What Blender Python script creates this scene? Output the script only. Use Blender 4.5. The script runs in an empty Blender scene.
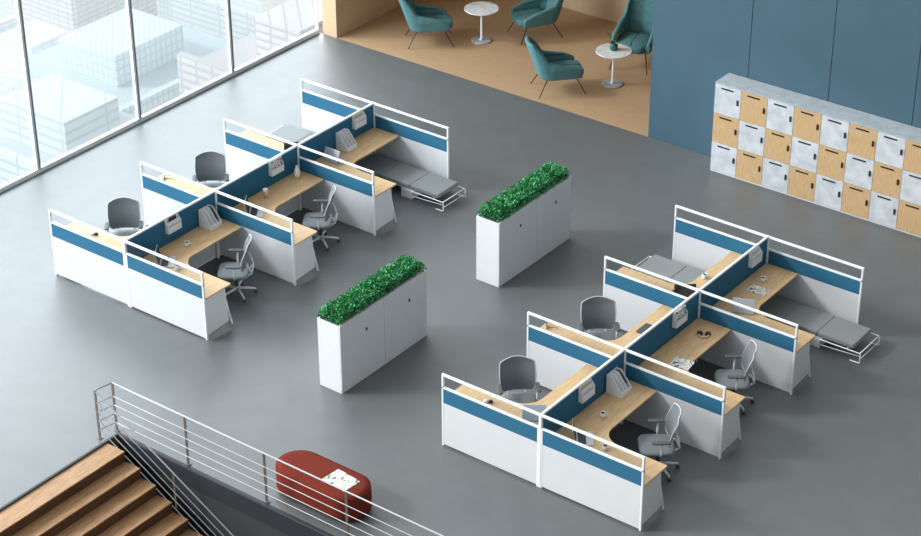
import bpy, math, random
from mathutils import Vector, Matrix
random.seed(7)
PI = math.pi
S = bpy.context.scene
COL = S.collection

# ------------------------------------------------------------------ camera, world, light, exposure
CAM_LOC = (20.950, -19.0189, 16.9096)
YAW, PITCH, ROLL, FPX = 2.2200, 0.5283, -0.0044, 2069.262
fw = Vector((math.cos(YAW)*math.cos(PITCH), math.sin(YAW)*math.cos(PITCH), -math.sin(PITCH)))
rt = Vector((math.sin(YAW), -math.cos(YAW), 0))
up = rt.cross(fw)
R_ = rt*math.cos(ROLL) + up*math.sin(ROLL)
U_ = -rt*math.sin(ROLL) + up*math.cos(ROLL)
cd = bpy.data.cameras.new('camera')
cam = bpy.data.objects.new('camera', cd)
COL.objects.link(cam)
cd.sensor_width = 36.0
cd.sensor_fit = 'HORIZONTAL'
cd.lens = FPX/921*36.0
cd.clip_end = 1000
m = Matrix.Identity(4)
for i in range(3):
    m[i][0] = R_[i]; m[i][1] = U_[i]; m[i][2] = -fw[i]; m[i][3] = CAM_LOC[i]
cam.matrix_world = m
S.camera = cam

S.view_settings.view_transform = 'Standard'
S.view_settings.look = 'None'
S.view_settings.gamma = 1
S.view_settings.use_curve_mapping = False
S.view_settings.exposure = 0.0

SKY_LEFT, SKY_RIGHT = 1.7, 0.42      # overcast daylight: bright on the window side, dim on the other
w = bpy.data.worlds.new('world'); S.world = w; w.use_nodes = True
nt = w.node_tree; nt.nodes.clear()
tc = nt.nodes.new('ShaderNodeTexCoord'); sx = nt.nodes.new('ShaderNodeSeparateXYZ')
mr = nt.nodes.new('ShaderNodeMapRange'); mr.inputs[1].default_value = 0.35; mr.inputs[2].default_value = -0.75
mr.inputs[3].default_value = SKY_RIGHT; mr.inputs[4].default_value = SKY_LEFT
mr.interpolation_type = 'SMOOTHSTEP'
bg = nt.nodes.new('ShaderNodeBackground'); bg.inputs[0].default_value = (0.93, 0.97, 1.0, 1)
out = nt.nodes.new('ShaderNodeOutputWorld')
nt.links.new(tc.outputs['Generated'], sx.inputs[0]); nt.links.new(sx.outputs[0], mr.inputs[0])
nt.links.new(mr.outputs[0], bg.inputs[1]); nt.links.new(bg.outputs[0], out.inputs[0])

sun = bpy.data.lights.new('sun', 'SUN'); sun.energy = 1.9; sun.angle = math.radians(9); sun.color = (1, 0.98, 0.95)
so = bpy.data.objects.new('sun', sun); COL.objects.link(so)
sd = Vector((0.80*0.83, 0.60*0.83, -0.56)).normalized()
so.rotation_euler = sd.to_track_quat('-Z', 'Y').to_euler()

al = bpy.data.lights.new('window_daylight', 'AREA'); al.shape = 'RECTANGLE'; al.size = 26; al.size_y = 5; al.energy = 5000
al.color = (0.96, 0.98, 1.0)
ao = bpy.data.objects.new('window_daylight', al); COL.objects.link(ao)
ao.location = (-8.5, 8.0, 5.6)
ao.rotation_euler = Vector((0.85, 0.12, -0.45)).to_track_quat('-Z', 'Y').to_euler()

al2 = bpy.data.lights.new('window_daylight_front', 'AREA'); al2.shape = 'RECTANGLE'; al2.size = 14; al2.size_y = 5; al2.energy = 3300
al2.color = (0.97, 0.98, 1.0)
ao2 = bpy.data.objects.new('window_daylight_front', al2); COL.objects.link(ao2)
ao2.location = (-11, -10, 6.5)
ao2.rotation_euler = Vector((0.70, 0.60, -0.36)).to_track_quat('-Z', 'Y').to_euler()

# ------------------------------------------------------------------ materials
def lin(c):
    return tuple(((v/255)/12.92 if v/255 <= 0.04045 else ((v/255+0.055)/1.055)**2.4) for v in c) + (1,)

def mat(name, rgb, rough=0.5, metal=0.0, var=0.0, scale=6.0, stretch=(1, 1, 1), bump=0.0, spec=0.5, alpha=1.0, rgb2=None, detail=4.0, coord='Object'):
    m = bpy.data.materials.new(name); m.use_nodes = True
    n = m.node_tree; b = n.nodes['Principled BSDF']
    b.inputs['Base Color'].default_value = lin(rgb)
    b.inputs['Roughness'].default_value = rough
    b.inputs['Metallic'].default_value = metal
    b.inputs['Specular IOR Level'].default_value = spec
    b.inputs['Alpha'].default_value = alpha
    if var or bump or rgb2:
        t = n.nodes.new('ShaderNodeTexCoord'); mp = n.nodes.new('ShaderNodeMapping')
        mp.inputs['Scale'].default_value = stretch
        no = n.nodes.new('ShaderNodeTexNoise'); no.inputs['Scale'].default_value = scale; no.inputs['Detail'].default_value = detail
        n.links.new(t.outputs[coord], mp.inputs[0]); n.links.new(mp.outputs[0], no.inputs[0])
        a = lin(rgb); c2 = lin(rgb2) if rgb2 else tuple(max(0, v*(1-var)) for v in a[:3]) + (1,)
        cr = n.nodes.new('ShaderNodeValToRGB')
        cr.color_ramp.elements[0].position = 0.35; cr.color_ramp.elements[1].position = 0.65
        cr.color_ramp.elements[0].color = c2; cr.color_ramp.elements[1].color = a
        n.links.new(no.outputs[0], cr.inputs[0]); n.links.new(cr.outputs[0], b.inputs['Base Color'])
        if bump:
            bp = n.nodes.new('ShaderNodeBump'); bp.inputs['Strength'].default_value = bump; bp.inputs['Distance'].default_value = 0.01
            n.links.new(no.outputs[0], bp.inputs['Height']); n.links.new(bp.outputs[0], b.inputs['Normal'])
    return m

def glass(name, tint=(235, 242, 245), refl=0.06, solid=0.05, hazy=0.0):
    m = bpy.data.materials.new(name); m.use_nodes = True
    n = m.node_tree; n.nodes.clear()
    o = n.nodes.new('ShaderNodeOutputMaterial')
    tr = n.nodes.new('ShaderNodeBsdfTransparent'); tr.inputs[0].default_value = lin(tint)
    gl = n.nodes.new('ShaderNodeBsdfGlossy'); gl.inputs['Roughness'].default_value = 0.03
    df = n.nodes.new('ShaderNodeBsdfDiffuse'); df.inputs[0].default_value = lin((225, 232, 235))
    m1 = n.nodes.new('ShaderNodeMixShader'); m1.inputs[0].default_value = refl
    m2 = n.nodes.new('ShaderNodeMixShader'); m2.inputs[0].default_value = solid
    n.links.new(tr.outputs[0], m1.inputs[1]); n.links.new(gl.outputs[0], m1.inputs[2])
    n.links.new(m1.outputs[0], m2.inputs[1]); n.links.new(df.outputs[0], m2.inputs[2])
    last = m2
    if hazy:                                   # translucent share added so the pane glows pale, like a washed-out view
        tl = n.nodes.new('ShaderNodeBsdfTranslucent'); tl.inputs[0].default_value = lin((236, 241, 243))
        last = n.nodes.new('ShaderNodeMixShader'); last.inputs[0].default_value = hazy
        n.links.new(m2.outputs[0], last.inputs[1]); n.links.new(tl.outputs[0], last.inputs[2])
    n.links.new(last.outputs[0], o.inputs[0])
    return m

def printed(name, base=(232, 232, 228), inks=((90, 110, 90), (150, 120, 100), (60, 60, 64)), scale=14):
    m = bpy.data.materials.new(name); m.use_nodes = True
    n = m.node_tree; b = n.nodes['Principled BSDF']; b.inputs['Roughness'].default_value = 0.45
    t = n.nodes.new('ShaderNodeTexCoord')
    no = n.nodes.new('ShaderNodeTexNoise'); no.inputs['Scale'].default_value = scale; no.inputs['Detail'].default_value = 2
    n.links.new(t.outputs['Object'], no.inputs[0])
    cr = n.nodes.new('ShaderNodeValToRGB'); cr.color_ramp.interpolation = 'CONSTANT'
    e = cr.color_ramp.elements
    e[0].position = 0; e[0].color = lin(inks[2]); e[1].position = 0.32; e[1].color = lin(inks[0])
    x = e.new(0.42); x.color = lin(base); x = e.new(0.6); x.color = lin(inks[1]); x = e.new(0.645); x.color = lin(base)
    n.links.new(no.outputs[0], cr.inputs[0]); n.links.new(cr.outputs[0], b.inputs['Base Color'])
    return m

M = dict(
    floor=mat('grey_floor', (96, 100, 101), 0.45, var=0.10, scale=2.5, spec=0.8, detail=8),
    lounge_floor=mat('pale_wood_floor', (182, 150, 116), 0.5, var=0.10, scale=3, stretch=(1, 8, 1)),
    tan=mat('tan_wall', (206, 176, 142), 0.6, var=0.06, scale=3, stretch=(6, 6, 0.6)),
    blue_wall=mat('blue_wall', (60, 90, 106), 0.55, var=0.06, scale=1.5),
    seam=mat('dark_seam', (30, 48, 60), 0.8),
    white=mat('white_laminate', (216, 218, 220), 0.4, var=0.03, scale=3),
    cabinet=mat('cabinet_white', (218, 220, 222), 0.42, var=0.03, scale=3),
    whitem=mat('white_metal', (238, 240, 242), 0.3),
    frame=mat('window_metal', (232, 235, 237), 0.35),
    framedark=mat('window_gasket', (120, 126, 130), 0.5),
    blue=mat('blue_fabric', (36, 104, 136), 0.85, var=0.10, scale=60, bump=0.15),
    wood=mat('oak_laminate', (214, 182, 140), 0.5, spec=0.25, rgb2=(198, 164, 120), scale=5, stretch=(9, 1, 1)),
    wood2=mat('oak_door', (200, 168, 126), 0.5, rgb2=(186, 152, 108), scale=6, stretch=(8, 8, 1)),
    marble=mat('white_marble_door', (205, 209, 212), 0.4, rgb2=(182, 187, 191), scale=5, detail=8),
    lockertop=mat('grey_locker_top', (176, 184, 188), 0.45, rgb2=(160, 168, 172), scale=9, detail=8),
    glassw=glass('window_glass', (240, 244, 246), 0.05, 0.04, 0.045),
    glass=glass('screen_glass', (250, 252, 253), 0.015, 0.0),
    black=mat('black_plastic', (24, 25, 27), 0.45),
    darkgrey=mat('dark_grey', (66, 70, 73), 0.5),
    pad=mat('arm_pad_grey', (84, 88, 90), 0.6),
    mesh=mat('chair_mesh', (116, 123, 126), 0.7, var=0.12, scale=150, alpha=0.9),
    seatm=mat('seat_grey', (126, 133, 136), 0.85, var=0.08, scale=60, bump=0.1),
    light=mat('light_grey_plastic', (216, 219, 221), 0.4),
    chairframe=mat('chair_frame_grey', (188, 192, 194), 0.4),
    silver=mat('silver_lid', (196, 203, 208), 0.35, metal=0.2),
    chrome=mat('steel', (200, 203, 205), 0.28, metal=0.85),
    post=mat('brown_grey_post', (112, 104, 98), 0.4, metal=0.4),
    cushion=mat('grey_cushion', (140, 144, 146), 0.9, var=0.08, scale=50, bump=0.1),
    teal=mat('teal_upholstery', (84, 132, 136), 0.8, var=0.12, scale=12),
    tealdark=mat('teal_seam', (46, 92, 98), 0.8),
    legdark=mat('dark_brown_metal', (52, 46, 44), 0.45, metal=0.3),
    tabletop=mat('white_marble', (232, 233, 232), 0.25, rgb2=(205, 207, 207), scale=7, detail=8),
    basegrey=mat('grey_stone_base', (182, 184, 185), 0.4, rgb2=(160, 163, 165), scale=20),
    red=mat('rust_red_wool', (118, 48, 37), 0.95, spec=0.1, var=0.12, scale=60, bump=0.2),
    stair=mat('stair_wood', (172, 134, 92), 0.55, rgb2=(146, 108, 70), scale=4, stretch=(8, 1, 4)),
    riser=mat('stair_wood_shaded', (104, 74, 48), 0.6, rgb2=(84, 58, 38), scale=4, stretch=(4, 1, 8)),  # stair wood darkened: the shade on the risers is put into the colour
    navy=mat('dark_slab_edge', (36, 42, 50), 0.6),
    pit=mat('lower_floor_grey', (52, 56, 60), 0.7, var=0.05),
    leaf=mat('hedge_leaf', (88, 178, 116), 0.6, rgb2=(44, 132, 76), scale=9),
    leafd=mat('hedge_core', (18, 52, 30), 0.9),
    sprig=mat('sprig_leaf', (86, 110, 70), 0.6, rgb2=(120, 100, 60), scale=8),
    gvase=mat('green_glass', (40, 110, 96), 0.1, alpha=0.8),
    ceramic=mat('white_ceramic', (242, 243, 243), 0.25),
    beige=mat('beige_plastic', (212, 188, 146), 0.5),
    coffee=mat('dark_coffee', (48, 32, 24), 0.3),
    mag=printed('magazine_print', inks=((120, 130, 126), (176, 140, 110), (70, 70, 74))), mag2=printed('magazine_print_green', inks=((96, 140, 84), (170, 190, 160), (70, 74, 78)), scale=8),
    notes=printed('patterned_card', base=(225, 225, 225), inks=((30, 30, 32), (40, 40, 44), (20, 20, 22)), scale=22),
    paper=mat('paper', (236, 236, 233), 0.6),
)

# ------------------------------------------------------------------ mesh building
class MB:
    def __init__(s): s.v = []; s.f = []
    def add(s, vs, fs):
        o = len(s.v); s.v += [tuple(v) for v in vs]; s.f += [tuple(o+i for i in f) for f in fs]; return s
    def box(s, x0, x1, y0, y1, z0, z1, T=None):
        vs = [Vector(p) for p in ((x0, y0, z0), (x1, y0, z0), (x1, y1, z0), (x0, y1, z0), (x0, y0, z1), (x1, y0, z1), (x1, y1, z1), (x0, y1, z1))]
        if T is not None: vs = [T @ v for v in vs]
        return s.add(vs, [(3, 2, 1, 0), (4, 5, 6, 7), (0, 1, 5, 4), (1, 2, 6, 5), (2, 3, 7, 6), (3, 0, 4, 7)])
    def prism(s, poly, z0, z1, T=None):
        n = len(poly)
        vs = [Vector((x, y, z0)) for x, y in poly] + [Vector((x, y, z1)) for x, y in poly]
        if T is not None: vs = [T @ v for v in vs]
        return s.add(vs, [tuple(range(n))[::-1], tuple(range(n, 2*n))] + [(i, (i+1) % n, n+(i+1) % n, n+i) for i in range(n)])
    def tube(s, pts, r, seg=8, closed=False):
        pts = [Vector(p) for p in pts]; n = len(pts); rr = r if isinstance(r, (list, tuple)) else [r]*n
        vs = []; ref = None
        for i, p in enumerate(pts):
            a = pts[(i-1) % n] if (closed or i) else p; b = pts[(i+1) % n] if (closed or i < n-1) else p
            t = (b-a).normalized()
            if ref is None:
                ref = Vector((0, 0, 1)) if abs(t.z) < 0.9 else Vector((1, 0, 0))
            x = (ref - t*ref.dot(t)).normalized(); y = t.cross(x); ref = x
            vs += [p + (x*math.cos(2*PI*k/seg) + y*math.sin(2*PI*k/seg))*rr[i] for k in range(seg)]
        fs = []
        for i in range(n if closed else n-1):
            j = (i+1) % n
            fs += [(i*seg+k, i*seg+(k+1) % seg, j*seg+(k+1) % seg, j*seg+k) for k in range(seg)]
        if not closed:
            fs += [tuple(range(seg))[::-1], tuple((n-1)*seg+k for k in range(seg))]
        return s.add(vs, fs)
    def lathe(s, prof, c=(0, 0, 0), seg=24, T=None):
        n = len(prof); vs = []
        for r, z in prof:
            for k in range(seg):
                v = Vector((r*math.cos(2*PI*k/seg), r*math.sin(2*PI*k/seg), z))
                v = T @ v if T is not None else v
                vs.append(v + Vector(c))
        fs = [(i*seg+k, i*seg+(k+1) % seg, (i+1)*seg+(k+1) % seg, (i+1)*seg+k) for i in range(n-1) for k in range(seg)]
        fs += [tuple(range(seg))[::-1], tuple((n-1)*seg+k for k in range(seg))]
        return s.add(vs, fs)
    def pad(s, cx, cy, w, d, z0, z1, r=0.02, ex=5, n=40, dome=0.0, T=None):
        """cushion: superellipse outline with rounded rims"""
        def ring(k, z):
            o = []
            for i in range(n):
                a = 2*PI*i/n; c, q = math.cos(a), math.sin(a)
                o.append(Vector((cx + math.copysign(abs(c)**(2/ex), c)*(w/2-k), cy + math.copysign(abs(q)**(2/ex), q)*(d/2-k), z)))
            return o
        prof = [(r*1.2, z0), (r*0.3, z0+r*0.3), (0, z0+r), (0, z1-r), (r*0.3, z1-r*0.3), (r, z1)]
        if dome: prof += [(min(w, d)*0.2, z1+dome*0.6), (min(w, d)*0.38, z1+dome)]
        vs = []
        for k, z in prof: vs += ring(k, z)
        if T is not None: vs = [T @ v for v in vs]
        m_ = len(prof)
        fs = [(i*n+k, i*n+(k+1) % n, (i+1)*n+(k+1) % n, (i+1)*n+k) for i in range(m_-1) for k in range(n)]
        fs += [tuple(range(n))[::-1], tuple((m_-1)*n+k for k in range(n))]
        return s.add(vs, fs)
    def build(s, name, material, parent=None, smooth=False, bevel=0.0, loc=None, rotz=0):
        me = bpy.data.meshes.new(name); me.from_pydata(s.v, [], s.f); me.update()
        me.materials.append(material)
        if smooth:
            for p in me.polygons: p.use_smooth = len(p.vertices) <= 4
        o = bpy.data.objects.new(name, me); COL.objects.link(o)
        if parent is not None: o.parent = parent
        if loc: o.location = loc
        if rotz: o.rotation_euler = (0, 0, rotz)
        if bevel:
            b = o.modifiers.new('bevel', 'BEVEL'); b.width = bevel; b.segments = 2; b.limit_method = 'ANGLE'
        return o

def thing(name, label, cat, loc=(0, 0, 0), rotz=0, group=None):
    o = bpy.data.objects.new(name, None); COL.objects.link(o); o.empty_display_size = 0.1
    o.location = loc; o.rotation_euler = (0, 0, rotz)
    return tag(o, label, cat, group)

def tag(o, label, cat, group=None, kind=None):
    o['label'] = label; o['category'] = cat
    if group: o['group'] = group
    if kind: o['kind'] = kind
    return o

def struct(o): o['kind'] = 'structure'; return o

def dup(root, loc, rotz=None, label=None):
    def cp(o, par):
        c = o.copy(); COL.objects.link(c); c.parent = par
        for ch in kids.get(o, []): cp(ch, c)
        return c
    kids = {}
    for o in list(root.children_recursive): kids.setdefault(o.parent, []).append(o)
    r = cp(root, None); r.location = loc
    if rotz is not None: r.rotation_euler = (0, 0, rotz)
    if label: r['label'] = label
    return r

class Proto:
    """first place() moves the prototype itself, later ones copy it"""
    def __init__(s, root): s.root = root; s.used = False
    def place(s, loc, rotz, label):
        if not s.used:
            s.used = True; s.root.location = loc; s.root.rotation_euler = (0, 0, rotz); s.root['label'] = label; return s.root
        return dup(s.root, loc, rotz, label)

# ------------------------------------------------------------------ setting
XW, YB = -4.5, 9.87
HX0, HX1, HY1, HY0 = 2.36, 9.2, -2.62, -9.0
b = MB()
b.box(XW-0.15, HX0, -9, YB, -0.28, 0); b.box(HX0, 14, HY1, YB, -0.28, 0); b.box(HX1, 14, -9, HY1, -0.28, 0)
struct(b.build('floor', M['floor']))
struct(MB().box(-4.06, 7, YB, 13.85, -0.28, 0.0).build('floor_lounge', M['lounge_floor']))
struct(MB().box(HX0, HX1, HY1+0.001, HY1+0.012, -0.30, -0.012).box(HX0-0.012, HX0-0.001, -9, HY1, -0.3, -0.012).build('trim_1', M['navy'])).location = (0, -0.014, 0)
struct(MB().box(HX0-0.035, HX0+0.0, -9, HY1, 0.0, 0.006).box(HX0-0.035, HX1, HY1, HY1+0.05, 0.0, 0.006).build('trim_2', M['navy']))
struct(MB().box(HX0-3, HX1+3, -12, HY1+3, -3.3, -3.05).build('floor_lower', M['pit']))
struct(MB().box(HX0-0.2, HX0-0.02, -9, HY1+0.2, -3.05, -0.3).box(HX0-0.2, HX1, HY1+0.02, HY1+0.2, -3.05, -0.3).build('wall_lower', M['pit']))

# blue wall, of tall boards with dark joints between
b = MB(); b.box(3.32, 14, YB+0.03, YB+0.22, 0, 5.5)
struct(b.build('wall_back', M['blue_wall']))
b = MB()
xs = [3.32, 5.27, 6.82, 8.37, 9.92, 11.47, 13.02, 14]
for a, c in zip(xs, xs[1:]): b.box(a+(0.006 if a > 3.4 else 0), c-0.006, YB, YB+0.03, 0, 5.5)
struct(b.build('wall_back_boards', M['blue_wall']))
struct(MB().box(-4.42, -4.06, YB, 13.85, 0, 5.5).build('wall_lounge_left', M['tan']))
struct(MB().box(-4.42, 7.2, 13.85, 14.05, 0, 5.5).build('wall_lounge_back', M['tan']))
struct(MB().box(7.0, 7.2, YB+0.22, 13.85, 0, 5.5).build('wall_lounge_right', M['tan']))

struct(MB().box(-4.42, 7.2, 10.1, 14.05, 3.4, 3.6).build('ceiling_lounge', M['tan']))
# windows: panes with double mullions
WH = 7.0
ys = [-5.25, -2.75, -0.25, 2.25, 4.75, 7.28, 9.84]
for i, (a, c) in enumerate(zip(ys, ys[1:])):
    e = bpy.data.objects.new('window_%d' % (i+1), None); COL.objects.link(e); e.location = (XW, a, 0); e['kind'] = 'structure'
    L = c-a
    MB().box(-0.08, 0.0, 0, L, 0, 0.09).box(-0.065, 0.0, 0, 0.024, 0.09, WH).box(-0.065, 0.0, L-0.022, L, 0.09, WH).box(-0.1, 0, 0, L, WH, WH+0.1).build('window_frame', M['frame'], e, bevel=0.004)
    MB().box(-0.06, 0.002, 0.0245, 0.06, 0.0905, WH).box(-0.11, 0.035, 0.0, L, -0.005, 0.012).build('window_gasket', M['framedark'], e)
    MB().box(-0.055, -0.045, 0.02, L-0.02, 0.1, WH).build('window_glass', M['glassw'], e)

# ------------------------------------------------------------------ city outside, far below; haze is put into the pale facade colours
def facade(name, a, c, sc, hgt, wid):
    m = bpy.data.materials.new(name); m.use_nodes = True
    n = m.node_tree; bs = n.nodes['Principled BSDF']; bs.inputs['Roughness'].default_value = 0.7
    t = n.nodes.new('ShaderNodeTexCoord'); mp = n.nodes.new('ShaderNodeMapping'); mp.inputs['Rotation'].default_value = (PI/2, 0, 0)
    br = n.nodes.new('ShaderNodeTexBrick'); br.inputs['Scale'].default_value = sc; br.offset = 0
    br.inputs['Color1'].default_value = lin(a); br.inputs['Color2'].default_value = lin(tuple(v-5 for v in a)); br.inputs['Mortar'].default_value = lin(c)
    br.inputs['Mortar Size'].default_value = 0.08; br.inputs['Row Height'].default_value = hgt; br.inputs['Brick Width'].default_value = wid
    sp = n.nodes.new('ShaderNodeSeparateXYZ'); cb = n.nodes.new('ShaderNodeCombineXYZ'); ad = n.nodes.new('ShaderNodeMath')
    n.links.new(t.outputs['Object'], sp.inputs[0]); n.links.new(sp.outputs[0], ad.inputs[0]); n.links.new(sp.outputs[1], ad.inputs[1])
    n.links.new(ad.outputs[0], cb.inputs[0]); n.links.new(sp.outputs[2], cb.inputs[1])
    n.links.new(cb.outputs[0], br.inputs[0]); n.links.new(br.outputs[0], bs.inputs['Base Color'])
    return m
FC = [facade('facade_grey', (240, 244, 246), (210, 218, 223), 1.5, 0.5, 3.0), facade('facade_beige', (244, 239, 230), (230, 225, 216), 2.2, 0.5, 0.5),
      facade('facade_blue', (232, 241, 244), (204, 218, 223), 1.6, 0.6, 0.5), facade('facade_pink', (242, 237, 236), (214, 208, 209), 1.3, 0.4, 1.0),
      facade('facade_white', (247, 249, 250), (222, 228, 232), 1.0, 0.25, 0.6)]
struct(MB().box(-400, -8, -120, 320, -72, -70).build('ground_city', mat('city_ground', (186, 192, 196), 0.9, var=0.06, scale=0.05)))
rc = random.Random(21)
bl = []
for gx in range(7):
    for gy in range(9):
        d = 24+gx*13
        bl.append((-d+rc.uniform(-2, 2), -2+gy*12+gx*4+rc.uniform(-2, 2), rc.uniform(5, 9), rc.uniform(5, 9), -9-d*0.28+rc.uniform(-5, 4)))
for k, (x, y, wx, wy, zt) in enumerate(bl):
    mb = MB().box(-wx/2, wx/2, -wy/2, wy/2, -70-zt, 0).box(-wx/4, wx/6, -wy/5, wy/4, 0, 1.4).box(-wx/2, wx/2, -wy/2, -wy/2+.3, 0, .6).box(wx/2-.3, wx/2, -wy/2, wy/2, 0, .6)
    if k % 3 == 0:
        for q in range(6): mb.box(wx/2, wx/2+0.25, -wy/2+wy*q/6, -wy/2+wy*q/6+0.25, -70-zt, 0)
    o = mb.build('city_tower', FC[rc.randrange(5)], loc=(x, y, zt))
    tag(o, 'pale high-rise block seen below through the windows', 'building', 'high-rise blocks outside the windows')

# ------------------------------------------------------------------ stairs and railings
st = thing('staircase', 'oak staircase with closed risers going down beside the steel railing', 'staircase', (HX0, -2.84, 0))
NS, TD, TH = 17, 0.292, 0.165
SW = 6.0
for k in range(NS):
    z = -0.02 - TH*k; x0 = 0 if k == 0 else 0.345+TD*(k-1); x1 = 0.345+TD*k
    MB().box(x0+(0.002 if k == 0 else 0), x1+0.004, -SW, 0, z-0.022, z).build('tread', M['stair'], st, bevel=0.004)
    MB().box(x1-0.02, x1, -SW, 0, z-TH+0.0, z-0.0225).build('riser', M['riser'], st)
MB().prism([(0.03, -0.08), (0.33, -0.08), (0.345+TD*NS, -TH*NS-0.0), (0.345+TD*NS-0.4, -TH*NS-0.02), (0.03, -0.42)], 0, 0.03,
           Matrix(((1, 0, 0, 0), (0, 0, 1, 0.001), (0, 1, 0, -0.03), (0, 0, 0, 1)))).build('stringer', M['navy'], st)

RH = 0.82
rl = thing('floor_railing', 'steel rod railing with five slim posts along the floor edge above the stairs', 'railing', (2.22, -2.84, 0))
def post(mb, x, y, z0, z1):
    mb.box(x-0.02, x+0.02, y-0.006, y+0.006, z0, z1).box(x-0.035, x+0.035, y-0.03, y+0.03, z0, z0+0.008)
PP = [(0.06, 0.28), (1.45, 0.29), (2.91, 0.29), (4.34, 0.29), (6.1, 0.29)]
for x, y in PP:
    mb = MB(); post(mb, x, y, 0.006, RH-0.005); mb.build('post', M['post'], rl)
MB().box(-0.02, 0.02, -0.006, 0.006, 0, RH-0.005).box(-0.035, 0.035, -0.03, 0.03, 0, 0.008).build('post', M['post'], rl)
MB().tube([(0, 0, RH), (0.06, 0.28, RH), (6.9, 0.29, RH)], 0.012, 8).build('top_rail', M['chrome'], rl)
for k in range(4):
    z = 0.15+k*0.15
    MB().tube([(0.012, 0.0, z), (0.06, 0.27, z), (6.9, 0.28, z)], 0.0075, 6).build('rod', M['chrome'], rl)

sr = thing('stair_railing', 'steel rod handrail sloping down along the open side of the staircase', 'railing', (2.22, -2.87, 0))
SL = -0.55
for px_ in (1.43, 2.86, 4.3):
    zb = -0.165*((px_-0.2)//0.292) - 0.10
    mb = MB(); mb.box(px_-0.018, px_+0.018, 0.032, 0.044, zb-0.1, 0.81+SL*px_); mb.build('post', M['post'], sr)
MB().tube([(0.02, 0.03, RH-0.02), (5.4, 0.03, RH-0.02+SL*5.4)], 0.011, 8).build('top_rail', M['chrome'], sr)
for k in range(4):
    z = 0.17+k*0.15
    MB().tube([(0.02, 0.025, z), (5.4, 0.025, z+SL*5.4)], 0.0075, 6).build('rod', M['chrome'], sr)

# ------------------------------------------------------------------ workstation clusters
P = [0.0, 2.0432, 4.0645, 6.0874]
WW, WE, H = 1.673, 1.655, 1.2
T2 = 0.018
CX = [0.0, 7.8922]; CY = [0.0, -0.0396]
def make_partition():
    r = thing('office_partition', '', 'partition', (0, 0, 0), 0, 'white framed blue fabric office partitions')
    for y in P:
        for sgn, L in ((-1, WW), (1, WE)):
            a, c = sorted((sgn*0.022, sgn*L))
            mb = MB()
            mb.box(a, c, y-T2, y+T2, H-0.03, H)                                # top rail
            mb.box(a, c, y-T2, y+T2, 0.962, 0.988)                             # mid rail
            e0, e1 = sorted((sgn*(L-0.028), sgn*L))
            mb.box(e0, e1, y-T2, y+T2, 0.0, H-0.03)                            # end upright
            i0, i1 = sorted((sgn*0.022, sgn*0.045))
            mb.box(i0, i1, y-T2, y+T2, 0.0, 0.962)
            p = mb.build('cross_panel', M['whitem'], r, bevel=0.003)
            g0, g1 = (a+0.022, c-0.022)
            MB().box(g0, g1, y-0.014, y+0.014, 0.727, 0.962).build('fabric_band', M['blue'], p)
            MB().box(g0, g1, y-0.015, y+0.015, 0.03, 0.727).build('lower_panel', M['white'], p)
            MB().box(g0, g1, y-0.003, y+0.003, 0.988, H-0.03).build('glass_pane', M['glass'], p)
    for y0, y1 in zip(P, P[1:]):
        mb = MB(); mb.box(-T2, T2, y0+0.022, y1-0.022, H-0.03, H)
        mb.box(-T2, T2, y0+0.022, y1-0.022, 0.0, 0.03)
        p = mb.build('spine_panel', M['whitem'], r, bevel=0.003)
        MB().box(-0.014, 0.014, y0+0.022, y1-0.022, 0.33, H-0.03).build('fabric_panel', M['blue'], p)
        MB().box(-0.016, 0.016, y0+0.022, y1-0.022, 0.03, 0.33).build('lower_panel', M['white'], p)
    for y in P:
        MB().box(-0.022, 0.022, y-0.022, y+0.022, 0, H+0.002).build('junction_post', M['whitem'], r, bevel=0.004)
    return r
pp = Proto(make_partition())
pp.place((CX[0], CY[0], 0), 0, 'blue and white partition dividing the six desks nearer the windows')
pp.place((CX[1], CY[1], 0), 0, 'blue and white partition dividing the six desks in front of the lockers')

def make_desk(s):
    """origin at the corner of spine and cross panel; s=+1 east side, -1 west side"""
    r = thing('desk', '', 'desk', (0, 0, 0), 0, 'L-shaped oak desks in the two clusters')
    X1, D = 1.665, 0.59
    r0 = 0.30
    def poly(X1, Dm, Dr, k=0.0, rc=0.30):
        pts = [(0.024+k, 0.024+k), (X1-k, 0.024+k), (X1-k, Dr-k-0.012), (X1-k-0.012, Dr-k)]
        cx, cy = Dm-k+rc, Dr-k+rc
        for i in range(13):
            a = -PI/2 - (PI/2)*i/12
            pts.append((cx+rc*math.cos(a), cy+rc*math.sin(a)))
        pts += [(Dm-k, 1.995), (0.024+k, 1.995)]
        return pts
    pl = poly(X1 if s > 0 else 1.70, D, 0.575)
    if s < 0: pl = [(-x, y) for x, y in pl][::-1]
    MB().prism(pl, 0.715, 0.742).build('desktop', M['wood'], r, bevel=0.003)
    X = lambda a, c: tuple(sorted((s*a, s*c)))
    xe = 1.64
    a, c = X(xe-0.02, xe)
    # end board that hangs below the return
    MB().prism([(0.035, 0.07), (0.50, 0.10), (0.46, 0.714), (0.035, 0.714)], 0, 0.02, Matrix(((0, 0, 1, a), (1, 0, 0, 0), (0, 1, 0, 0), (0, 0, 0, 1)))).build('end_board', M['white'], r)
    # slanted leg at the front of the return
    MB().tube([(s*1.62, 0.42, 0.715), (s*1.63, 0.575, 0.0)], 0.017, 8).build('leg', M['whitem'], r)
    MB().box(*X(0.05, 0.08), 1.93, 1.96, 0, 0.715).build('leg', M['whitem'], r)
    MB().box(*X(0.05, 1.60), 0.10, 0.125, 0.67, 0.714).box(*X(0.10, 0.125), 0.125, 1.93, 0.67, 0.714).build('under_rail', M['whitem'], r)
    return r
side = ('window side', 'aisle side')
where = [['front bay nearer the windows', 'middle bay nearer the windows', 'back bay nearer the windows'],
         ['front bay before the lockers', 'middle bay before the lockers', 'back bay before the lockers']]
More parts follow.
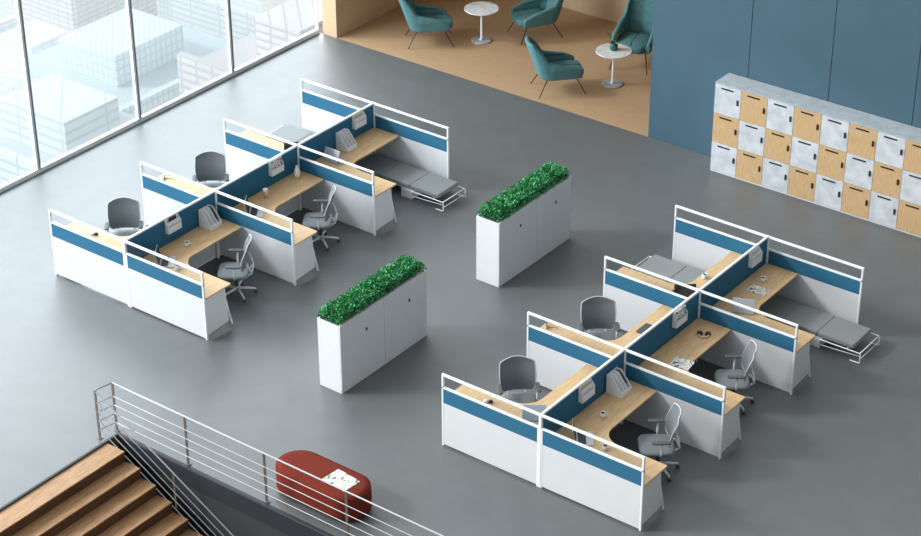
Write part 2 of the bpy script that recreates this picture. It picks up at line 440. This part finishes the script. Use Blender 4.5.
DE, DW = Proto(make_desk(1)), Proto(make_desk(-1))
for k in range(2):
    for i in range(3):
        DW.place((CX[k], CY[k]+P[i], 0), 0, 'L-shaped oak desk on the window side, '+where[k][i])
        DE.place((CX[k], CY[k]+P[i], 0), 0, 'L-shaped oak desk on the aisle side, '+where[k][i])

# ---- task chair (faces local +X)
def make_chair():
    r = thing('office_chair', '', 'chair', (0, 0, 0), 0, 'grey mesh office chairs at the desks')
    mb = MB()
    for k in range(5):
        a = 2*PI*k/5+0.79
        c, q = math.cos(a), math.sin(a)
        mb.tube([(0.02*c, 0.02*q, 0.12), (0.15*c, 0.15*q, 0.105), (0.29*c, 0.29*q, 0.08)], [0.026, 0.02, 0.014], 8)
    mb.lathe([(0.035, 0.08), (0.04, 0.1), (0.035, 0.15), (0.02, 0.16)])
    mb.build('star_base', M['light'], r, smooth=True)
    for k in range(5):
        a = 2*PI*k/5+0.79
        c, q = 0.29*math.cos(a), 0.29*math.sin(a)
        T = Matrix.Rotation(a, 3, 'Z') @ Matrix.Rotation(PI/2, 3, 'X')
        cst = MB().lathe([(0.02, -0.022), (0.028, -0.018), (0.028, -0.004), (0.018, 0), (0.028, 0.004), (0.028, 0.018), (0.02, 0.022)], (c, q, 0.028), 14, T).build('caster', M['darkgrey'], r, smooth=True)
        MB().tube([(c, q, 0.05), (c, q, 0.085)], 0.008, 6).build('caster_stem', M['light'], cst)
    MB().lathe([(0.027, 0.15), (0.027, 0.28), (0.016, 0.285), (0.016, 0.37)]).build('gas_lift', M['darkgrey'], r, smooth=True)
    MB().box(-0.12, 0.12, -0.08, 0.08, 0.365, 0.395).build('tilt_plate', M['light'], r, bevel=0.008)
    MB().pad(0.035, 0, 0.50, 0.50, 0.395, 0.455, 0.025, 4.5, dome=0.012).build('seat', M['seatm'], r, smooth=True)
    # backrest
    def prof(t):   # t 0..1 bottom to top -> x, z
        z = 0.52+0.49*t
        x = -0.155 + 0.035*math.sin(PI*min(1, t*1.25)) - 0.11*t
        return x, z
    def hw(t):
        e = max(0, (t-0.86)/0.14); e2 = max(0, (0.10-t)/0.10)
        return (0.232+0.026*math.sin(PI*t*0.9))*(1-0.22*e*e-0.14*e2*e2)
    nu, nv = 14, 18
    mb = MB(); vs = []
    def pt(u, t):
        x, z = prof(t); w_ = hw(t)
        return Vector((x + 0.045*u*u, u*w_, z + (0.0 if t < 0.8 else -0.03*u*u*(t-0.8)/0.2)))
    for off in (0.0, -0.014):
        for j in range(nv+1):
            for i in range(nu+1): 
                v = pt(2*i/nu-1, j/nv); vs.append(v+Vector((off, 0, 0)))
    N = (nu+1)*(nv+1); fs = []
    for j in range(nv):
        for i in range(nu):
            q = j*(nu+1)+i
            fs.append((q, q+1, q+nu+2, q+nu+1)); fs.append((N+q+nu+1, N+q+nu+2, N+q+1, N+q))
    mb.add(vs, fs)
    bk = mb.build('backrest', M['mesh'], r, smooth=True)
    ring = [pt(2*i/nu-1, 0) for i in range(nu+1)] + [pt(1, j/nv) for j in range(1, nv+1)] + [pt(1-2*i/nu, 1) for i in range(1, nu+1)] + [pt(-1, 1-j/nv) for j in range(1, nv)]
    MB().tube([v+Vector((-0.007, 0, 0)) for v in ring], 0.009, 8, closed=True).build('back_frame', M['chairframe'], bk, smooth=True)
    mb = MB()
    for q in (-1, 1):
        mb.tube([(-0.05, q*0.09, 0.385), (-0.20, q*0.11, 0.40), (-0.265, q*0.14, 0.47), (-0.235, q*0.175, 0.56), (-0.195, q*0.2, 0.66)], [0.014, 0.016, 0.015, 0.013, 0.010], 8)
    mb.tube([(-0.262, -0.14, 0.485), (-0.268, 0, 0.485), (-0.262, 0.14, 0.485)], 0.018, 8)
    mb.build('back_support', M['light'], r, smooth=True)
    for q in (-1, 1):
        ar = MB().tube([(0.0, q*0.15, 0.385), (0.0, q*0.235, 0.40), (-0.005, q*0.268, 0.45), (-0.01, q*0.272, 0.635)], 0.016, 8).build('armrest', M['light'], r, smooth=True)
        MB().pad(0.01, q*0.272, 0.25, 0.075, 0.635, 0.66, 0.01, 5).build('arm_pad', M['pad'], ar, smooth=True)
    return r
CH = Proto(make_chair())
WF, EF = math.atan2(-0.76, 0.65), math.atan2(-0.60, -0.80)
rots = {(0, 0): (0.02, 0), (0, 1): (0.0, -0.05), (1, 0): (0.03, 0.03), (1, 1): (-0.03, -0.04)}
for k in range(2):
    for i in range(2):
        a, c = rots[(k, i)]
        CH.place((CX[k]-1.09, CY[k]+P[i]+1.02, 0), WF+a, 'grey mesh office chair turned towards the viewer, window side, '+where[k][i])
        CH.place((CX[k]+1.09, CY[k]+P[i]+1.29, 0), EF+c, 'pale-backed office chair seen from its side, aisle side, '+where[k][i])

# ---- pull-out bed under the back bays (extends local +X)
def make_bed():
    r = thing('pull_out_bed', '', 'bed', (0, 0, 0), 0, 'low grey pull-out beds under the back desks')
    for k in range(3):
        MB().pad(0.36+0.615*k, 0, 0.613, 0.58, 0.20, 0.278, 0.012, 30, 60).build('cushion', M['cushion'], r, smooth=True)
    MB().box(0.12, 1.34, -0.27, 0.27, 0.17, 0.199).build('support_board', M['light'], r)
    MB().box(1.10, 1.34, -0.29, 0.27, 0.005, 0.169).build('base_box', M['white'], r, bevel=0.006)
    MB().box(0.12, 0.30, -0.27, 0.27, 0.005, 0.169).build('base_box', M['white'], r, bevel=0.006)
    x1, y = 2.03, 0.31
    mb = MB()
    mb.tube([(1.34, -y, 0.18), (x1-0.02, -y, 0.18), (x1, -y, 0.17), (x1, -y, 0.02), (x1-0.02, -y, 0.011), (x1-0.16, -y, 0.011)], 0.010, 8)
    mb.tube([(1.34, y, 0.18), (x1-0.02, y, 0.18), (x1, y, 0.17), (x1, y, 0.02), (x1-0.02, y, 0.011), (x1-0.16, y, 0.011)], 0.010, 8)
    mb.tube([(x1-0.01, -y, 0.18), (x1-0.01, y, 0.18)], 0.010, 8).tube([(x1, -y, 0.085), (x1, y, 0.085)], 0.007, 8)
    mb.tube([(1.36, -y, 0.09), (x1, -y, 0.13)], 0.007, 6).tube([(1.8, -y, 0.18), (1.8, y, 0.18)], 0.009, 6).tube([(1.36, -y, 0.18), (1.36, y, 0.18)], 0.009, 6)
    mb.build('wire_frame', M['whitem'], r, smooth=True)
    return r
BD = Proto(make_bed())
for k in range(2):
    BD.place((CX[k]+0.03, CY[k]+P[2]+1.64, 0), 0, 'low grey pull-out bed on the aisle side, '+where[k][2])
    BD.place((CX[k]-0.03, CY[k]+P[2]+1.60, 0), PI, 'low grey pull-out bed on the window side, '+where[k][2])

# ------------------------------------------------------------------ planter cabinets with hedges
def hedge_mesh(L, W, h, n):
    mb = MB()
    for _ in range(n):
        x = random.uniform(-W/2, W/2); y = random.uniform(-L/2, L/2)
        e = min(1, (W/2-abs(x))/0.05+0.35)*min(1, (L/2-abs(y))/0.06+0.3)
        z = random.uniform(0.02, h)*e + 0.02*math.sin(9*y)*math.sin(13*x+2)
        z = max(z, 0.012)
        if random.random() < 0.65: z = max(0.02, h*e*random.uniform(0.75, 1.1))
        d = Vector((x*1.3+random.gauss(0, 0.4), random.gauss(0, 0.5), random.uniform(0.3, 1.0))).normalized()
        l = random.uniform(0.028, 0.048); s_ = d.cross(Vector((random.gauss(0, 1), random.gauss(0, 1), random.gauss(0, 1)))).normalized()*l*0.42
        nn = d.cross(s_).normalized()*l*0.12
        p = Vector((x, y, z))
        mb.add([p, p+d*l*0.5+s_+nn, p+d*l, p+d*l*0.5-s_+nn], [(0, 1, 2), (0, 2, 3)])
    return mb
def planter(x0, x1, y0, y1, locks, seam, zl, lab, hl):
    HC = 1.16
    cx, cy = (x0+x1)/2, (y0+y1)/2; W, L = x1-x0, y1-y0
    r = thing('planter_cabinet', lab, 'cabinet', (cx, cy, 0), 0, 'long white planter cabinets')
    t = 0.018
    mb = MB(); mb.box(-W/2, W/2-0.022, -L/2, -L/2+t, 0.0, HC).box(-W/2, W/2-0.022, L/2-t, L/2, 0.0, HC).box(-W/2, -W/2+t, -L/2+t, L/2-t, 0, HC)
    mb.box(-W/2+t, W/2-0.022, -L/2+t, L/2-t, HC-0.07, HC-0.05).box(W/2-0.04, W/2-0.022, -L/2+t, L/2-t, 0, HC)
    mb.build('body', M['cabinet'], r, bevel=0.002)
    MB().box(W/2-0.021, W/2-0.006, -L/2+0.004, L/2-0.004, 0.0, 0.055).build('plinth', M['cabinet'], r)
    s_ = seam-cy
    for a, c, q in ((-L/2+0.001, s_-0.003, locks[0]), (s_+0.003, L/2-0.001, locks[1])):
        d = MB().box(W/2-0.021, W/2, a, c, 0.06, HC-0.001).build('door', M['cabinet'], r, bevel=0.003)
        MB().pad(0, 0, 0.03, 0.055, 0, 0.012, 0.004, 4, 20, T=Matrix(((0, 0, 1, W/2+0.0005), (1, 0, 0, q-cy), (0, 1, 0, zl), (0, 0, 0, 1)))).tube([(W/2+0.01, q-cy, zl+0.012), (W/2+0.024, q-cy, zl+0.012)], 0.007, 8).build('lock', M['darkgrey'], d)
    hd = hedge_mesh(L-0.02, W-0.02, 0.15, 5200).build('hedge', M['leaf'], loc=(cx, cy, HC-0.01))
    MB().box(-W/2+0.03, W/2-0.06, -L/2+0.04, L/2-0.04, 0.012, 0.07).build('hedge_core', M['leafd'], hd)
    tag(hd, hl, 'hedge', 'clipped green hedges in planter cabinets')
planter(3.83, 4.26, 0.09, 2.12, (0.68, 1.69), 1.10, 0.84, 'white planter cabinet with two locked doors, nearer the staircase', 'dense green hedge growing out of the cabinet nearer the staircase')
planter(3.85, 4.30, 3.93, 5.93, (4.50, 5.48), 4.95, 0.88, 'white planter cabinet with two locked doors, nearer the lounge', 'dense green hedge growing out of the cabinet nearer the lounge')

# ------------------------------------------------------------------ lockers
LX, LY, DP, NC = 4.905, 9.40, 0.515, 10
lk = thing('locker_bank', 'long bank of lockers with checkered white and oak doors against the blue wall', 'lockers', (LX, LY, 0))
MB().box(0, NC*DP, 0.02, 0.46, 0.0, 1.70).build('body', M['cabinet'], lk)
MB().box(-0.005, NC*DP+0.005, -0.004, 0.462, 1.701, 1.72).build('top', M['lockertop'], lk, bevel=0.003)
for c in range(NC):
    for q in range(3):
        z1 = 1.695-q*0.555; z0 = z1-0.549; x0 = c*DP+0.003; x1 = (c+1)*DP-0.003
        d = MB().box(x0, x1, 0.0, 0.019, z0, z1).build('locker_door', M['marble'] if (c+q) % 2 == 0 else M['wood2'], lk, bevel=0.002)
        MB().box(x0+0.12, x0+0.36, -0.006, -0.0005, z1-0.073, z1-0.047).build('handle', M['black'], d)
        MB().box(x0+0.437, x0+0.468, -0.012, -0.0005, z1-0.30, z1-0.20).lathe([(0.008, 0), (0.008, 0.014), (0.005, 0.02)], (x0+0.4525, -0.012, z1-0.23), 10, Matrix.Rotation(PI/2, 3, 'X')).build('lock', M['black'], d)

# ------------------------------------------------------------------ lounge
def make_armchair():
    r = thing('armchair', '', 'armchair', (0, 0, 0), 0, 'teal quilted armchairs in the lounge')
    NT = 96
    def base(t):           # plan curve of the shell, t in -1..1 (left front -> back -> right front)
        a = t*PI*0.60
        ex = 0.62
        c, q = math.cos(a), math.sin(a)
        x = -math.copysign(abs(c)**ex, c)*0.30
        y = math.copysign(abs(q)**ex, q)*0.315
        if abs(t) > 0.7: x = x + (abs(t)-0.7)/0.3*0.30
        return Vector((x-0.07, y, 0))
    def top(t):
        k = abs(t)
        s_ = max(0, min(1, (0.62-k)/0.36)); s_ = s_*s_*(3-2*s_)
        f = max(0, (k-0.55)/0.45)
        return 0.70 - 0.20*f*f + s_*0.36
    mb = MB(); NZ = 28; vs = []; sect = 2*NZ+6
    for i in range(NT+1):
        t = -1+2*i/NT
        p = base(t); p2 = base(min(1, t+0.01)); p1 = base(max(-1, t-0.01))
        tg = (p2-p1).normalized(); nr = Vector((-tg.y, tg.x, 0))
        if nr.dot(-p) < 0: nr = -nr      # inward
        h = top(t); zb = 0.34
        back = max(0, 1-abs(t)/0.62)
        th = 0.045 if abs(t) < 0.95 else 0.036
        def at(zz, off):
            lean = (zz-0.36)*(0.25*min(1, back*2.2)+0.10) if zz > 0.36 else (zz-0.36)*0.6
            v = p - nr*lean + nr*off
            narrow = 1 - 0.34*max(0, (zz-0.55)/0.5)
            return Vector((v.x, v.y*narrow, zz))
        loop = []
        for j in range(NZ+1): loop.append(at(zb+(h-0.03-zb)*j/NZ, -th))
        loop += [at(h-0.008, -th*0.7), at(h, 0), at(h-0.008, th*0.7)]
        for j in range(NZ, -1, -1):
            zz = zb+(h-0.03-zb)*j/NZ
            puff = 0.030*abs(math.sin(PI*(zz-0.40)/0.16))**0.4*abs(math.sin(PI*(t*3.2)))**0.4 if zz > 0.4 else 0
            loop.append(at(zz, th-0.018+puff))
        loop.append(at(zb-0.01, 0)); sect = len(loop)
        vs += loop
    fs = []
    for i in range(NT):
        for j in range(sect):
            fs.append((i*sect+j, (i+1)*sect+j, (i+1)*sect+(j+1) % sect, i*sect+(j+1) % sect))
    fs += [tuple(range(sect)), tuple(NT*sect+j for j in range(sect))[::-1]]
    mb.add(vs, fs)
    mb.build('shell', M['teal'], r, smooth=True)
    MB().pad(0.11, 0, 0.68, 0.56, 0.335, 0.465, 0.035, 5, dome=0.02).build('seat', M['teal'], r, smooth=True)
    MB().tube([(-0.2, 0, 0.478), (0.1, 0, 0.4865), (0.40, 0, 0.476), (0.44, 0, 0.44)], 0.006, 6).tube([(0.12, -0.26, 0.466), (0.12, 0, 0.4865), (0.12, 0.26, 0.466)], 0.006, 6).build('seam', M['tealdark'], r)
    mb = MB().tube([(-0.29, -0.25, 0.335), (0.28, -0.26, 0.335), (0.28, 0.26, 0.335), (-0.29, 0.25, 0.335)], 0.011, 8, closed=True)
    mb.build('under_frame', M['legdark'], r)
    for x, y, fx, fy in ((-0.27, -0.24, -0.46, -0.345), (-0.27, 0.24, -0.46, 0.345), (0.27, 0.25, 0.45, 0.345), (0.27, -0.25, 0.45, -0.345)):
        MB().tube([(x, y, 0.34), (fx, fy, 0.0)], [0.012, 0.009], 8).build('leg', M['legdark'], r)
    return r
AC = Proto(make_armchair())
AC.place((-2.475, 10.865, 0), math.atan2(0.63, 0.68), 'teal armchair leftmost in the lounge, beside the tan wall')
AC.place((-0.97, 12.36, 0), math.atan2(-0.78, -0.47), 'teal armchair at the top edge behind the farther round table, facing the viewer')
AC.place((0.85, 10.57, 0), math.atan2(0.75, 0.66), 'teal armchair seen from the side, nearest the grey floor in the lounge')
AC.place((1.36, 12.45, 0), math.atan2(-0.95, 0.30), 'teal high-backed armchair partly hidden by the blue wall').scale = (1.1, 1.1, 1.15)

def make_table():
    r = thing('round_table', '', 'table', (0, 0, 0), 0, 'small round white tables in the lounge')
    MB().lathe([(0.335, 0.676), (0.345, 0.682), (0.345, 0.694), (0.340, 0.70)], seg=48).build('tabletop', M['tabletop'], r, smooth=True)
    MB().lathe([(0.06, 0.03), (0.022, 0.05), (0.02, 0.62), (0.05, 0.676)]).build('pole', M['whitem'], r, smooth=True)
    MB().lathe([(0.205, 0.0), (0.205, 0.018), (0.19, 0.026), (0.06, 0.03)], seg=40).build('base', M['basegrey'], r, smooth=True)
    return r
TB = Proto(make_table())
TB.place((-1.66, 11.5, 0), 0, 'round white table with bare top between two armchairs in the lounge')
TB.place((1.56, 11.36, 0), 0, 'round white table carrying the green vase beside the blue wall')
VX, VY = 1.54, 11.39
v = MB().lathe([(0.065, 0), (0.076, 0.01), (0.08, 0.07), (0.076, 0.15), (0.070, 0.15), (0.072, 0.07), (0.06, 0.015)], seg=20).build('vase', M['gvase'], loc=(VX, VY, 0.7005), smooth=True)
tag(v, 'short green glass vase on the round white table by the blue wall', 'vase')
random.seed(3)
sp = thing('leafy_sprig', 'thin olive sprigs standing in the green glass vase', 'plant', (VX, VY, 0.712))
for k in range(7):
    a = random.uniform(0, 2*PI); l = random.uniform(0.30, 0.50); lean = random.uniform(0.08, 0.22)
    p0 = Vector((0.02*math.cos(a), 0.02*math.sin(a), 0.0)); p1 = Vector((0.04*math.cos(a), 0.04*math.sin(a), 0.15))
    p2 = Vector((lean*1.2*math.cos(a), lean*1.2*math.sin(a), l))
    MB().tube([p0, p1, p2], 0.002, 5).build('stem', M['sprig'], sp)
    mb = MB()
    for q in range(16):
        t = random.uniform(0.1, 1); p = p1.lerp(p2, t); d = Vector((random.gauss(0, 1), random.gauss(0, 1), random.gauss(0.3, 0.6))).normalized()
        s_ = d.cross(Vector((random.random(), random.random(), 1))).normalized()*0.008
        mb.add([p, p+d*0.018+s_, p+d*0.04, p+d*0.018-s_], [(0, 1, 2, 3)])
    mb.build('foliage', M['sprig'], sp)

# ------------------------------------------------------------------ pouf bench
pf = thing('pouf_bench', 'rust red oblong upholstered bench beyond the railing', 'bench', (5.69, -2.01, 0))
def stadium(L, W, n=14):
    o = []
    for i in range(n+1): a = -PI/2+PI*i/n; o.append((L/2-W/2+W/2*math.cos(a), W/2*math.sin(a)))
    for i in range(n+1): a = PI/2+PI*i/n; o.append((-L/2+W/2+W/2*math.cos(a), W/2*math.sin(a)))
    return o
mb = MB(); vs = []; st_ = []
for k, z in ((0.05, 0.02), (0.012, 0.035), (0, 0.07), (0, 0.34), (0.015, 0.385), (0.05, 0.412), (0.10, 0.42), (0.2, 0.422)):
    st_.append([Vector((x, y, z)) for x, y in stadium(1.50-2*k, 0.66-2*k)])
n = len(st_[0])
for q in st_: vs += q
fs = [(i*n+k, i*n+(k+1) % n, (i+1)*n+(k+1) % n, (i+1)*n+k) for i in range(len(st_)-1) for k in range(n)] + [tuple(range(n))[::-1], tuple((len(st_)-1)*n+k for k in range(n))]
mb.add(vs, fs).build('cushion', M['red'], pf, smooth=True)
MB().tube([Vector((x, y, 0.385)) for x, y in stadium(1.48, 0.64)], 0.006, 6, closed=True).build('piping', M['red'], pf, smooth=True)
MB().prism(stadium(1.3, 0.45), 0.0, 0.021).build('foot', M['black'], pf)

def magazine(loc, rotz, lab, w_=0.42, h_=0.28, mt='mag', mz=0.0):
    r = thing('open_magazine', lab, 'magazine', loc, rotz)
    for q in (-1, 1):
        mb = MB(); vs = []; N_ = 8
        for i in range(N_+1):
            t = i/N_; x = q*t*w_/2; z = 0.004+0.014*math.sin(PI*min(1, t*1.0))*(1-t*0.4)
            vs += [(x, -h_/2, z), (x, h_/2, z), (x, -h_/2, 0.0), (x, h_/2, 0.0)]
        fs = []
        for i in range(N_):
            a = 4*i; c = 4*(i+1)
            fs += [(a, c, c+1, a+1), (a+2, a+3, c+3, c+2), (a, a+2, c+2, c), (a+1, c+1, c+3, a+3)]
        fs.append((4*N_, 4*N_+2, 4*N_+3, 4*N_+1))
        mb.add(vs, fs).build('page', M[mt], r)
    return r
magazine((6.0, -2.0, 0.4225), -0.1, 'open magazine with green pictures on the rust red bench', 0.42, 0.30, 'mag2')

# ------------------------------------------------------------------ things on the desks
ZD = 0.7425
def wp(k, x, y, z=ZD): return (CX[k]+x, CY[k]+y, z)

# hanging pockets on the spine
def make_pocket():
    r = thing('wall_pocket', '', 'wall pocket', (0, 0, 0), 0, 'white pockets hung on the blue partitions')
    w_, h_, d_ = 0.30, 0.24, 0.075
    # side plates slope from the tall back to the lower front
    side_ = [(0.0, 0.0), (d_, 0.0), (d_, h_*0.62), (0.0, h_)]
    T = lambda y: Matrix(((1, 0, 0, 0), (0, 0, 1, y), (0, 1, 0, 0), (0, 0, 0, 1)))
    mb = MB().box(0, 0.006, -w_/2, w_/2, 0, h_).box(d_-0.006, d_, -w_/2, w_/2, 0, h_*0.45).box(0.035, 0.039, -w_/2+0.006, w_/2-0.006, 0.01, h_*0.78)
    mb.box(0, d_, -w_/2, w_/2, 0, 0.006)
    mb.prism(side_, 0, 0.006, T(-w_/2)); mb.prism(side_, 0, 0.006, T(w_/2-0.006))
    mb.build('tray', M['whitem'], r)
    MB().box(-0.045, 0.0, -0.09, -0.07, h_-0.006, h_+0.012).box(-0.045, 0.0, 0.07, 0.09, h_-0.006, h_+0.012).build('hook', M['whitem'], r)
    return r
PK = Proto(make_pocket())
pk_lab = ['front', 'middle', 'back']
pk_y = [[1.01, 3.46, 5.63], [1.02, 3.45, 5.63]]
for k in range(2):
    for i in range(3):
        PK.place((CX[k]+0.0185, CY[k]+pk_y[k][i], 0.935), 0, 'white pocket hung on the blue partition, '+where[k][i])
def sheet(name, k, y, lab, cat, m_, w_=0.2, h_=0.2, dx=0.018, th=0.008):
    o = MB().box(0, th, -w_/2, w_/2, 0, h_).build(name, M[m_], loc=(CX[k]+0.0185+dx, CY[k]+y, 0.9425)); return tag(o, lab, cat)
sheet('phone', 0, 1.02, 'black phone sticking out of the front white pocket nearer the windows', 'phone', 'black', 0.16, 0.235)
sheet('patterned_card', 0, 3.46, 'black and white patterned card in the middle pocket nearer the windows', 'card', 'notes', 0.25, 0.27, 0.045)
sheet('patterned_card', 1, 3.45, 'black and white patterned card in the middle pocket before the lockers', 'card', 'notes', 0.25, 0.26, 0.045)
sheet('paper_sheet', 0, 5.63, 'beige paper in the back white pocket nearer the windows', 'paper', 'beige', 0.22, 0.21)
sheet('paper_sheet', 1, 1.02, 'beige paper in the front white pocket before the lockers', 'paper', 'beige', 0.22, 0.2)

def make_org():
    r = thing('file_organiser', '', 'file organiser', (0, 0, 0), 0, 'white slotted file organisers on the desks')
    d_, w_, h_ = 0.26, 0.25, 0.30
    T = lambda y: Matrix(((1, 0, 0, 0), (0, 0, 1, y), (0, 1, 0, 0), (0, 0, 0, 1)))
    prof = [(0, 0), (d_, 0), (d_, 0.09), (0.09, h_), (0, h_)]
    for q in range(4):
        MB().prism(prof, 0, 0.008, T(-w_/2+q*(w_-0.008)/3)).build('divider', M['whitem'], r)
    MB().box(0, 0.006, -w_/2, w_/2, 0, h_).box(0, d_, -w_/2, w_/2, 0, 0.006).box(d_, d_+0.006, -w_/2, w_/2, 0, 0.09).build('tray', M['whitem'], r)
    return r
OG = Proto(make_org())
OG.place(wp(0, 0.04, 1.72), 0, 'white file organiser holding dark files on the front bay desk nearer the windows')
OG.place(wp(1, 0.04, 1.66), 0, 'white file organiser with a dark folder on the front bay desk before the lockers')
OG.place(wp(0, 0.03, 5.14), 0, 'empty white slotted file organiser on the back bay desk nearer the windows')
for k, y, lab in ((0, 1.72, 'dark folder in the front file organiser nearer the windows'), (1, 1.66, 'dark folder in the file organiser on the desk before the lockers')):
    o = MB().prism([(0.02, 0), (0.19, 0), (0.19, 0.15), (0.08, 0.285), (0.02, 0.285)], 0, 0.03, Matrix(((1, 0, 0, 0), (0, 0, 1, 0), (0, 1, 0, 0), (0, 0, 0, 1)))).build('folder', M['black'], loc=(CX[k]+0.05, CY[k]+y+0.055, ZD+0.0065))
    tag(o, lab, 'folder')

# laptops, screen faces local +X
def make_laptop(lid, lean=-14):
    r = thing('laptop', '', 'laptop', (0, 0, 0), 0, 'open laptops on the desks')
    MB().box(-0.115, 0.115, -0.165, 0.165, 0, 0.014).build('base', M[lid], r, bevel=0.003)
    MB().box(-0.095, 0.015, -0.145, 0.145, 0.0142, 0.0165).build('keyboard', M['black'], r)
    T = Matrix.Translation((-0.115, 0, 0.014)) @ Matrix.Rotation(math.radians(lean), 4, 'Y')
    s_ = MB().box(-0.007, 0.0, -0.165, 0.165, 0.0, 0.225, T).build('screen', M[lid], r, bevel=0.002)
    MB().box(0.0003, 0.0015, -0.152, 0.152, 0.012, 0.214, T).build('display', M['black'], s_)
    return r
LS, LD, LH = Proto(make_laptop('silver')), Proto(make_laptop('darkgrey', 5)), Proto(make_laptop('silver', 22))
LS.place(wp(0, 0.44, 0.46), 0.64, 'silver laptop seen edge-on, aisle-side desk, '+where[0][0])
LS.place(wp(0, 0.46, 2.50), 0.64, 'silver laptop seen edge-on, aisle-side desk, '+where[0][1])
LH.place(wp(0, 0.28, 4.68), 1.55, 'silver laptop with its pale lid to the viewer, aisle-side desk, '+where[0][2])
LS.place(wp(1, 0.44, 0.42), 0.64, 'silver laptop seen edge-on, aisle-side desk, '+where[1][0])
LH.place(wp(1, 0.46, 4.62), 1.95, 'silver laptop with its pale lid to the viewer, aisle-side desk, '+where[1][2])
LH.place(wp(1, -0.42, 0.44), 2.20, 'silver laptop with its pale lid to the viewer, window-side desk, '+where[1][0])
LD.place(wp(0, -0.47, 4.50), 2.25, 'dark-lidded laptop, window-side desk, '+where[0][2])
LD.place(wp(1, -0.50, 4.48), 2.25, 'dark-lidded laptop, window-side desk, '+where[1][2])

def make_cup():
    r = thing('cup', '', 'cup', (0, 0, 0), 0, 'white cups on the desks')
    MB().lathe([(0.028, 0), (0.036, 0.01), (0.042, 0.075), (0.038, 0.075), (0.034, 0.02), (0.02, 0.012)], seg=20).build('bowl', M['ceramic'], r, smooth=True)
    MB().tube([(0.040, 0, 0.062), (0.062, 0, 0.06), (0.066, 0, 0.035), (0.038, 0, 0.02)], 0.005, 6).build('handle', M['ceramic'], r, smooth=True)
    MB().lathe([(0.034, 0.058), (0.0365, 0.060)], seg=20).build('coffee', M['coffee'], r)
    return r
CU = Proto(make_cup())
CU.place(wp(0, 0.32, 1.02), 0.6, 'white cup below the pocket, aisle-side desk, '+where[0][0])
CU.place(wp(0, 0.72, 0.40), 2.0, 'white cup beside the laptop, aisle-side desk, '+where[0][0])
CU.place(wp(1, 0.34, 1.01), 0.6, 'white cup below the pocket, aisle-side desk, '+where[1][0])
CU.place(wp(1, 0.80, 0.38), 2.0, 'white cup beside the laptop, aisle-side desk, '+where[1][0])
CU.place(wp(1, 0.27, 5.53), 1.0, 'white cup behind the open magazine, aisle-side desk, '+where[1][2])
CU.place(wp(1, -0.50, 5.08), 1.0, 'white cup of dark coffee, window-side desk, '+where[1][2])

t = thing('lidded_cup', 'white lidded drinking cup with beige sleeve on the middle desk nearer the windows', 'cup', wp(0, 0.24, 2.97))
MB().lathe([(0.03, 0), (0.034, 0.06), (0.036, 0.11)]).build('sleeve', M['beige'], t, smooth=True)
MB().lathe([(0.040, 0.1101), (0.046, 0.135), (0.042, 0.16), (0.02, 0.172)]).build('lid', M['ceramic'], t, smooth=True)
o = MB().lathe([(0.034, 0), (0.05, 0.02), (0.053, 0.10), (0.045, 0.15), (0.022, 0.19), (0.024, 0.215), (0.018, 0.215), (0.016, 0.18)], seg=24).build('bottle_vase', M['ceramic'], loc=wp(0, 0.19, 3.82), smooth=True)
tag(o, 'white rounded bottle vase in the corner of the middle desk nearer the windows', 'vase')

magazine(wp(1, 0.50, 2.81), 0.12, 'open printed magazine on the middle aisle-side desk before the lockers', 0.30, 0.24)
magazine(wp(1, 0.34, 5.25), 0.0, 'open printed magazine on the back aisle-side desk before the lockers', 0.30, 0.20)

# headphones lying on the desk
t = thing('headphones', 'black and cream headphones on the middle desk before the lockers', 'headphones', wp(1, 0.35, 3.66), 3.6)
MB().tube([(0.075*math.cos(a), 0.085*math.sin(a), 0.016) for a in [PI*(0.02+0.96*i/16) for i in range(17)]], 0.014, 8).build('headband', M['beige'], t, smooth=True)
for q in (-1, 1):
    MB().lathe([(0.02, 0), (0.042, 0.004), (0.044, 0.03), (0.03, 0.042)], (q*0.06, -0.02, 0), 18).build('ear_pad', M['black'], t, smooth=True)

# computer mice and sunglasses at the window-side desks
def make_mouse():
    r = thing('computer_mouse', '', 'mouse', (0, 0, 0), 0, 'black and white mice on the window-side desks')
    MB().pad(-0.02, 0, 0.075, 0.065, 0, 0.028, 0.012, 2.6, 24, dome=0.006).build('body', M['ceramic'], r, smooth=True)
    MB().pad(0.045, 0, 0.06, 0.062, 0, 0.034, 0.012, 2.8, 24, dome=0.006).build('grip', M['black'], r, smooth=True)
    return r
MO = Proto(make_mouse())
MO.place(wp(0, -1.13, 0.39), 0.4, 'black and white mouse, window-side desk, '+where[0][0])
MO.place(wp(1, -1.15, 0.35), 0.4, 'black and white mouse, window-side desk, '+where[1][0])
def make_glasses():
    r = thing('sunglasses', '', 'sunglasses', (0, 0, 0), 0, 'black sunglasses on the window-side desks')
    mb = MB()
    for q in (-1, 1): mb.pad(0, q*0.036, 0.012, 0.058, 0, 0.045, 0.004, 4, 20)
    mb.box(-0.004, 0.004, -0.01, 0.01, 0.028, 0.036)
    mb.build('lenses', M['black'], r, smooth=True)
    for q in (-1, 1): MB().tube([(0.004, q*0.066, 0.036), (0.13, q*0.06, 0.034), (0.16, q*0.055, 0.008)], 0.005, 6).build('temple', M['black'], r)
    return r
GL = Proto(make_glasses())
GL.place(wp(1, -1.62, 0.52+P[1]-0.10), 0.7, 'black sunglasses, window-side desk, '+where[1][1])
GL.place(wp(0, -1.56, 0.50+P[1]-0.10), 0.7, 'black sunglasses, window-side desk, '+where[0][1])
o = MB().pad(0, 0, 0.12, 0.30, 0, 0.014, 0.004, 10, 32).build('keyboard', M['darkgrey'], loc=wp(1, -0.44, 3.28), smooth=True)
tag(o, 'flat dark grey keyboard near the spine on the middle window-side desk before the lockers', 'keyboard')
